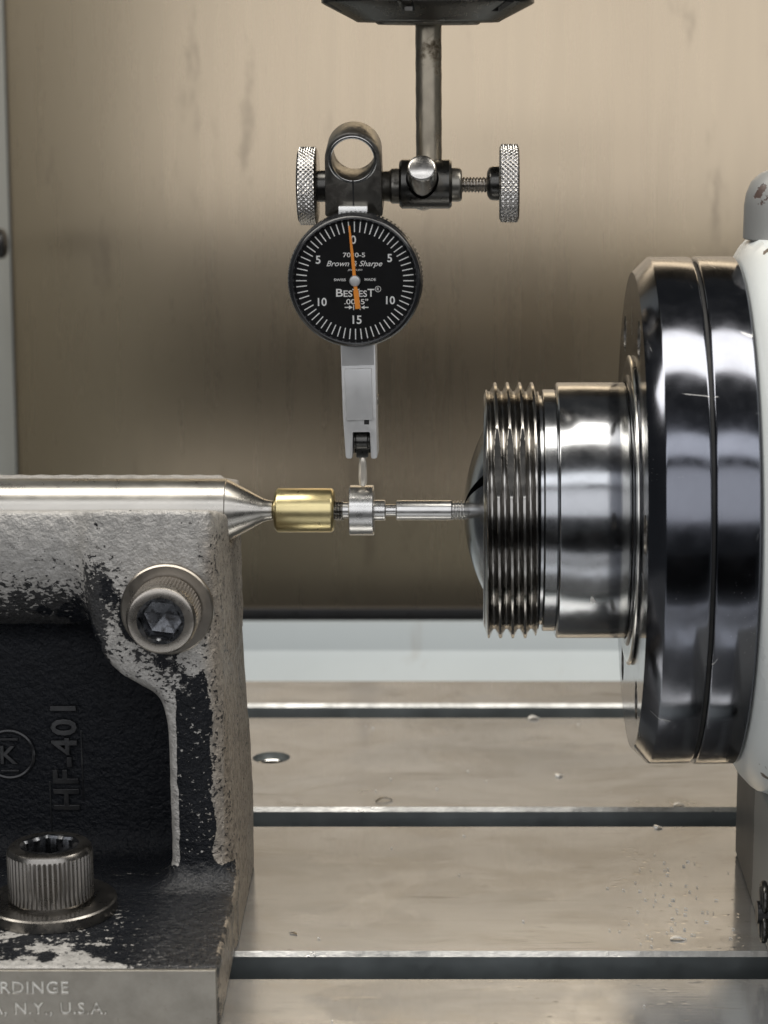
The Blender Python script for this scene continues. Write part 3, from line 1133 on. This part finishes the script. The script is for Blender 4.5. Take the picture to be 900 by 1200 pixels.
# split ring block: outline with a round top, bore through it, slit below
cx, cz, ro, ri = -35.9, 106.2, 7.95, 6.15
outl = []
for a in np.linspace(PI, 0, 33):
    outl.append((cx + ro * math.cos(a), cz + ro * math.sin(a)))
outl += [(-27.8, 99), (-27.6, 89.8), (-28.2, 89.2), (-43.6, 89.2), (-44.2, 89.8), (-43.95, 99)]
bm = bmesh.new()
y0, y1 = -7.5, 5.5
def ring_sheet(y):
    a = [bm.verts.new((p[0], y, p[1])) for p in outl]
    b = [bm.verts.new((cx + ri * math.cos(q), y, cz + ri * math.sin(q))) for q in np.linspace(0, 2 * PI, 65)[:-1]]
    ed = [bm.edges.new((a[i], a[(i + 1) % len(a)])) for i in range(len(a))] + [bm.edges.new((b[i], b[(i + 1) % 64])) for i in range(64)]
    bmesh.ops.triangle_fill(bm, edges=ed, use_beauty=True)
    return a, b
a0_, b0_ = ring_sheet(y0)
a1_, b1_ = ring_sheet(y1)
for P, Q in ((a0_, a1_), (b0_, b1_)):
    for i in range(len(P)):
        bm.faces.new((P[i], P[(i + 1) % len(P)], Q[(i + 1) % len(P)], Q[i]))
bmesh.ops.recalc_face_normals(bm, faces=bm.faces)
rims = [e for e in bm.edges if len(e.link_faces) == 2 and e.calc_face_angle(0) > 1.2]
bmesh.ops.bevel(bm, geom=rims, offset=.35, segments=2, affect='EDGES', profile=.5)
bm.verts.index_update()
blk_g = np.array([v.co[:] for v in bm.verts]), [[v.index for v in f.verts] for f in bm.faces]
bm.free()
rb = put('ring_block', *xf(blk_g, tilt, pv), M['worn_oxide'], cl, angle=30)
put('slit', *xf(box(cx - .22, cx + .22, -7.62, -6.9, 89.6, 100.2, 0), tilt, pv), M['dark_hole'], rb)
kz = 96.3


def knob(name, x0, x1, zc, parent, y=0.0):
    R = 11.15
    prof = [(x0, 0), (x0, R - 1.0), (x0 + .5, R - .2)] + [(x0 + .5 + (x1 - x0 - 1.0) * k / 30, R) for k in range(31)] + [(x1 - .5, R - .2), (x1, R - 1.0), (x1, 0)]
    return put(name, *lathe(prof, 'x', (0, y, zc), 300, rf=knurl_rf(50, 1.45, .34, x0 + .45, x1 - .45)), M['knurl'], parent, angle=50)


put('ring_rim', *xf(lathe([(7.55, 6.15), (7.62, 6.3), (7.60, 6.85), (7.52, 7.0), (7.3, 6.6)], '-y', (cx, 0, cz), 96, closed_profile=True), tilt, pv), M['steel'], rb)
k1 = knob('knurled_knob', -52.2, -46.6, kz, cl)
put('neck', *lathe(cham([(-46.8, 0), (-46.8, 4.6), (-43.6, 4.6), (-43.6, 0)], .4), 'x', (0, 0, kz), 40), M['black_oxide'], cl)
put('spacer', *lathe(cham([(-28, 0), (-28, 4.3), (-25.4, 4.5), (-25.2, 5.1), (-22.4, 5.1), (-22.4, 0)], .4), 'x', (0, 0, kz), 40), M['worn_oxide'], cl)
# swivel block: short drum with a saddle for the pin
sv = put('swivel_block', *lathe(cham([(-22.8, 0), (-22.8, 7.1), (-7.6, 7.1), (-7.6, 0)], .7), 'x', (0, 0, kz + .6), 96), M['black_oxide'], cl)
pd = Vector((0, -math.cos(math.radians(27)), math.sin(math.radians(27))))
pu = Vector((1, 0, 0))
pw = pd.cross(pu)
pin_o = Vector((-16.0, 0, 95.3))
pinframe = (pd, pu, pw)
cut(sv, [xf(lathe([(-2, 0), (-2, 4.75), (20, 4.75), (20, 0)], o=tuple(pin_o), n=48, frame=pinframe), Matrix.Identity(3))])
put('cross_pin', *lathe(cham([(-6, 0), (-6, 4.15), (14.9, 4.15), (15.6, 3.6), (15.6, 0)], .3), o=tuple(pin_o), n=64, frame=pinframe), M['knurl'], cl, label='bright round ended pin')
put('collar', *lathe(cham([(-7.8, 0), (-7.8, 4.9), (-5.2, 4.9), (-4.6, 4.2), (-4.6, 0)], .35), 'x', (0, 0, kz + .4), 48), M['worn_oxide'], cl)
put('screw_thread', *lathe([(x, 2.3) for x in np.arange(-4.8, 3.6, .11)], 'x', (0, 0, kz + .4), 64, rf=helix_rf(.95, .5, -5.5, 3.9)), M['bolt'], cl, angle=60)
k2 = knob('knurled_knob', 6.2, 12.0, kz + .8, cl)
put('neck', *lathe(cham([(2.6, 0), (2.6, 3.2), (3.2, 4.4), (3.8, 4.9), (6.4, 5.0), (6.4, 0)], .35), 'x', (0, 0, kz + .8), 40), M['black_oxide'], cl)

# ------------------------------------------------------------------ dial test indicator
di = thing('dial_indicator', 'black faced dial test indicator with orange needle touching the collar', 'dial gauge', (-35, -4, 7.6))
DX, DZ, DF = -35.1, 70.5, -20.0
put('bezel', *lathe(cham([(9.0, 15), (9.0, 19.0), (10.2, 19.35)] + [(10.2 + 6.0 * k / 6, 19.35) for k in range(1, 7)] +
                    [(17.0, 19.0), (18.6, 18.95), (19.5, 18.55), (20.0, 18.0), (20.05, 17.75), (19.6, 17.45), (18.2, 17.4), (17.9, 17.0)], .1), '-y', (DX, 0, DZ), 360,
                    rf=ridge_rf(90, .35, 10.3, 16.1)), M['black_lacquer'], di, angle=30)
put('case', *lathe(cham([(-1.0, 0), (-1.0, 14.2), (1, 15.4), (9.2, 15.4), (9.2, 12)], .4), '-y', (DX, 0, DZ), 96), M['alloy'], di)
dialp = put('dial_plate', *lathe([(17.85, 0), (17.85, 17.42)], '-y', (DX, 0, DZ), 96), M['dial_black'], di)


def on_dial(g, px, pz, lift, rot=0):
    v, f = g
    c, s_ = math.cos(rot), math.sin(rot)
    x, y = v[:, 0] * c - v[:, 1] * s_, v[:, 0] * s_ + v[:, 1] * c
    return np.stack([DX + px + x, np.full(len(v), -17.85 - lift), DZ + pz + y], 1), f


tk = []
for i in range(60):
    a = 2 * PI * i / 60
    w_ = .15
    v = np.array([(-w_, 13.8), (w_, 13.8), (w_, 16.85), (-w_, 16.85)])
    tk.append(on_dial((np.stack([v[:, 0] * math.cos(a) + v[:, 1] * math.sin(a), -v[:, 0] * math.sin(a) + v[:, 1] * math.cos(a), 0 * v[:, 0]], 1), [[0, 1, 2, 3]]), 0, 0, .03))
put('graduation_marks', *join(*tk), M['print_white'], dialp, smooth=False)
K = 1 / (5 * 4.117)            # one pixel of the enlarged view, in millimetres on the dial


def word(s, px, py, h=None, wd=None, shear=0, bold=.02, spacing=1.0):
    v, f = text_mesh(s, 3, 0, shear, 0, 4, spacing, bold)
    hh, ww = np.ptp(v[:, 1]), np.ptp(v[:, 0])
    sy = h * K / hh if h else wd * K / ww
    sx = wd * K / ww if wd else sy
    v = v * np.array([sx, sy, 1])
    return on_dial((v, f), (px - 427) * K, -(py - 448) * K, .04)


pr = [word('0', 420, 208, 50, None, 0, .05), word('5', 212, 325, 48, None, 0, .05), word('5', 632, 315, 48, None, 0, .05), word('10', 233, 573, 48, None, 0, .05), word('10', 635, 563, 48, None, 0, .05), word('15', 437, 678, 50, None, 0, .05)]
put('dial_numerals', *join(*pr), M['print_white'], dialp, smooth=False)
pr = [word('7030-5', 423, 297, 27, 130, 0, .03), word('Brown & Sharpe', 425, 352, 42, 328, .35, .02), word('JEWELED', 427, 386, 12, 88, .3, .03),
      word('SWISS', 338, 443, 15, 70, 0, .04), word('MADE', 517, 441, 15, 66, 0, .04),
      word('B', 335, 519, 46, 40, 0, .04), word('ES', 385, 524, 38, 52, 0, .04), word('T', 432, 519, 46, 42, 0, .04), word('ES', 473, 524, 38, 48, 0, .04), word('T', 520, 519, 46, 40, 0, .04),
      word('R', 562, 497, 17, None, 0, .03), word('.0005"', 433, 571, 32, 140, 0, .03)]
ringv = on_dial((np.array([((15 if k % 2 else 18) * K * math.cos(2 * PI * (k // 2) / 24), (15 if k % 2 else 18) * K * math.sin(2 * PI * (k // 2) / 24), 0) for k in range(48)]),
                 [[2 * i, 2 * i + 1, (2 * i + 3) % 48, (2 * i + 2) % 48] for i in range(24)]), (562 - 427) * K, -(497 - 448) * K, .04)


def flatpoly(pts):
    return on_dial((np.array([((x - 427) * K, -(y - 448) * K, 0) for x, y in pts]), [list(range(len(pts)))]), 0, 0, .05)


pr += [ringv, flatpoly([(365, 602), (392, 602), (392, 608), (365, 608)]), flatpoly([(390, 593), (412, 605), (390, 617)]), flatpoly([(415, 590), (420, 590), (420, 620), (415, 620)]),
       flatpoly([(480, 602), (505, 602), (505, 608), (480, 608)]), flatpoly([(482, 593), (460, 605), (482, 617)]), flatpoly([(453, 590), (458, 590), (458, 620), (453, 620)])]
put('dial_print', *join(*pr), M['print_white'], dialp, smooth=False)
nd = [(-11, 22), (11, 22), (7, 323), (-6, 323)]
pts = []
for d_, (ha, hb) in (((-29, -322), (11, 8)),):
    L = math.hypot(*d_)
    ux, uy = d_[0] / L, d_[1] / L
    nx_, ny_ = -uy, ux
    pts = [(427 + nx_ * 10, 448 + ny_ * 10), (427 + ux * L * .3 + nx_ * 10, 448 + uy * L * .3 + ny_ * 10), (427 + ux * L + nx_ * 5, 448 + uy * L + ny_ * 5), (427 + ux * L - nx_ * 5, 448 + uy * L - ny_ * 5),
           (427 + ux * L * .3 - nx_ * 9, 448 + uy * L * .3 - ny_ * 9), (427 - nx_ * 10, 448 - ny_ * 10)]
d_ = (16, 164)
L = math.hypot(*d_)
ux, uy = d_[0] / L, d_[1] / L
nx_, ny_ = -uy, ux
tail = [(427 + nx_ * 10, 448 + ny_ * 10), (427 + ux * 45 + nx_ * 10, 448 + uy * 45 + ny_ * 10), (427 + ux * 62 + nx_ * 15, 448 + uy * 62 + ny_ * 15), (427 + ux * L + nx_ * 15, 448 + uy * L + ny_ * 15),
        (427 + ux * L - nx_ * 15, 448 + uy * L - ny_ * 15), (427 + ux * 62 - nx_ * 15, 448 + uy * 62 - ny_ * 15), (427 + ux * 45 - nx_ * 10, 448 + uy * 45 - ny_ * 10), (427 - nx_ * 10, 448 - ny_ * 10)]


def solidpoly(pts, lift, th_):
    a = np.array([(DX + (x - 427) * K, -17.85 - lift, DZ - (y - 448) * K) for x, y in pts])
    b = a + np.array([0, -th_, 0])
    k = len(pts)
    return np.concatenate([a, b]), [list(range(k)), list(range(2 * k - 1, k - 1, -1))] + [[i, (i + 1) % k, (i + 1) % k + k, i + k] for i in range(k)]


put('needle', *join(solidpoly(pts, .7, .15), solidpoly(tail, .71, .15)), M['needle'], di, smooth=False)
put('needle_hub', *lathe(cham([(17.86, 0), (17.86, 1.6), (18.9, 1.6), (19.1, 1.2), (19.1, 0)], .15), '-y', (DX, 0, DZ), 40), M['alloy'], di)
put('crystal', *lathe([(19.62, 0), (19.6, 6), (19.5, 12), (19.35, 17.5)], '-y', (DX, 0, DZ), 96), M['glass'], di)
put('dovetail', *xf(join(box(-40.2, -31.8, -8.6, 2, 87.9, 91.0, .3), box(-39.4, -32.4, -8.3, 2, 86.0, 88.2, .2)), Matrix.Identity(4)), M['chip'], di, label='small bright dovetail')
# stem body
body_poly = [(-40.1, 53.5), (-29.9, 53.5), (-29.75, 26), (-29.6, 17.6), (-30.1, 17.2), (-31.3, 17.2), (-31.5, 17.7), (-31.75, 25.1), (-36.75, 25.1), (-36.95, 17.7), (-37.2, 17.2), (-38.5, 17.2), (-38.95, 17.7), (-39.6, 30)]
put('stem_body', *prism(body_poly, -8.6, 2.6, 'xz', .3), M['alloy'], di, angle=30)
put('cover_plate', *prism([(-39.1, 43.9), (-31.0, 44.2), (-30.75, 28.9), (-38.6, 28.7)], -9.5, -8.4, 'xz', .3), M['alloy_plate'], di, angle=30)
put('lower_plate', *prism([(-39.9, 52), (-30.4, 52), (-30.3, 45.0), (-39.7, 44.7)], -8.75, -8.4, 'xz', .15), M['alloy_plate'], di, angle=30)
put('slot_mark', *box(-33.4, -31.9, -8.66, -8.3, 27.4, 28.8, .1), M['dark_hole'], di)
put('side_screw', *lathe(cham([(-29.9, 0), (-29.9, 1.6), (-29.3, 1.6), (-29.3, 0)], .2), 'x', (0, -3, 34), 24), M['bolt'], di)
put('pivot', *lathe(cham([(-36.7, 0), (-36.7, 2.4), (-36.0, 2.4), (-36.0, 2.9), (-32.5, 2.9), (-32.5, 2.4), (-31.8, 2.4), (-31.8, 0)], .25), 'x', (0, -4.2, 21.9), 40), M['black_oxide'], di)
put('fork_back', *box(-36.8, -31.7, 0.2, 2.4, 17.4, 25.2, .1), M['dark_hole'], di)
put('pivot_block', *box(-36.0, -32.5, -5.2, -1.6, 16.9, 21.0, .3), M['black_oxide'], di)
put('stylus', *lathe([(18.9, 0), (18.6, .5), (17.6, .95), (14.5, 1.2), (11.0, 1.3), (9.2, 1.28), (8.2, 1.0), (7.75, .45), (7.6, 0)], 'z', (-34.25, -2.6, 0), 32), M['ivory'], di)

# ------------------------------------------------------------------ metal chips on the table


def chip(x, y, L, wd, rot, curl):
    n_ = 6
    V_, F_ = [], []
    for i in range(n_ + 1):
        q = i / n_
        cx_, cz_ = (q - .5) * L, .25 + curl * math.sin(q * PI)
        for s_ in (-1, 1):
            for h_ in (0, .22):
                px_, py_ = cx_, s_ * wd * .5 * (1 - .6 * abs(q - .5)) + .5 * math.sin(q * 4)
                V_.append((x + px_ * math.cos(rot) - py_ * math.sin(rot), y + px_ * math.sin(rot) + py_ * math.cos(rot), TZ + .02 + cz_ * .6 + h_))
    for i in range(n_):
        a = i * 4
        F_ += [[a, a + 4, a + 6, a + 2], [a + 1, a + 3, a + 7, a + 5], [a, a + 1, a + 5, a + 4], [a + 2, a + 6, a + 7, a + 3]]
    F_ += [[0, 2, 3, 1], [n_ * 4, n_ * 4 + 1, n_ * 4 + 3, n_ * 4 + 2]]
    return V_, F_


for (x, y, L, wd, rot, curl, lab) in (
        (21.6, 177, 4.2, 2.6, .3, 1.0, 'bright metal chip beside the rearmost table slot'),
        (29, 106, 2.6, 2.0, 1.0, .8, 'tiny bright metal chip alone between the rear and middle slots'),
        (-32.5, 79, 6.0, 1.2, .4, 1.5, 'thin curled dark metal chip behind the middle table slot'),
        (69, 74.5, 3.6, 1.8, .2, .8, 'bright metal chip on the middle slot edge beneath the flange'),
        (60, 51.5, 2.6, 2.0, .8, .9, 'small bright metal chip in front of the middle slot'),
        (58, -44, 4.0, 1.6, .1, .7, 'bright flake of metal near the front slot on the right'),
        (-54, -40, 2.4, .7, -.2, .2, 'tiny dark sliver behind the front slot beside the tailstock')):
    o = put('metal_chip', *chip(x, y, L, wd, rot, curl), M['chip'] if 'bright' in lab else M['darkbolt'], None, angle=60)
    me = o.data
    for v in me.vertices:
        v.co -= Vector((x, y, TZ)) * S
    o.location = Vector((x, y, TZ)) * S
    o['label'] = lab
    o['category'] = 'metal chip'
    o['group'] = 'metal chips lying on the table'

sw = []
for k in range(80):
    if k < 60:
        x, y = rng.normal(60, 10), rng.uniform(-50, 20)
    else:
        x, y = rng.uniform(-55, 75), rng.uniform(-110, 170)
    if x > 80 or min(abs(y - s_) for s_ in slots) < 11:
        continue
    sw.append(chip(x, y, rng.uniform(.3, 1.0), rng.uniform(.2, .35), rng.uniform(-.5, .7), .1))
o = put('swarf', *join(*sw), M['chip'], None, angle=60)
o['kind'] = 'stuff'
o['label'] = 'fine scattered metal swarf on the wet table'
o['category'] = 'swarf'
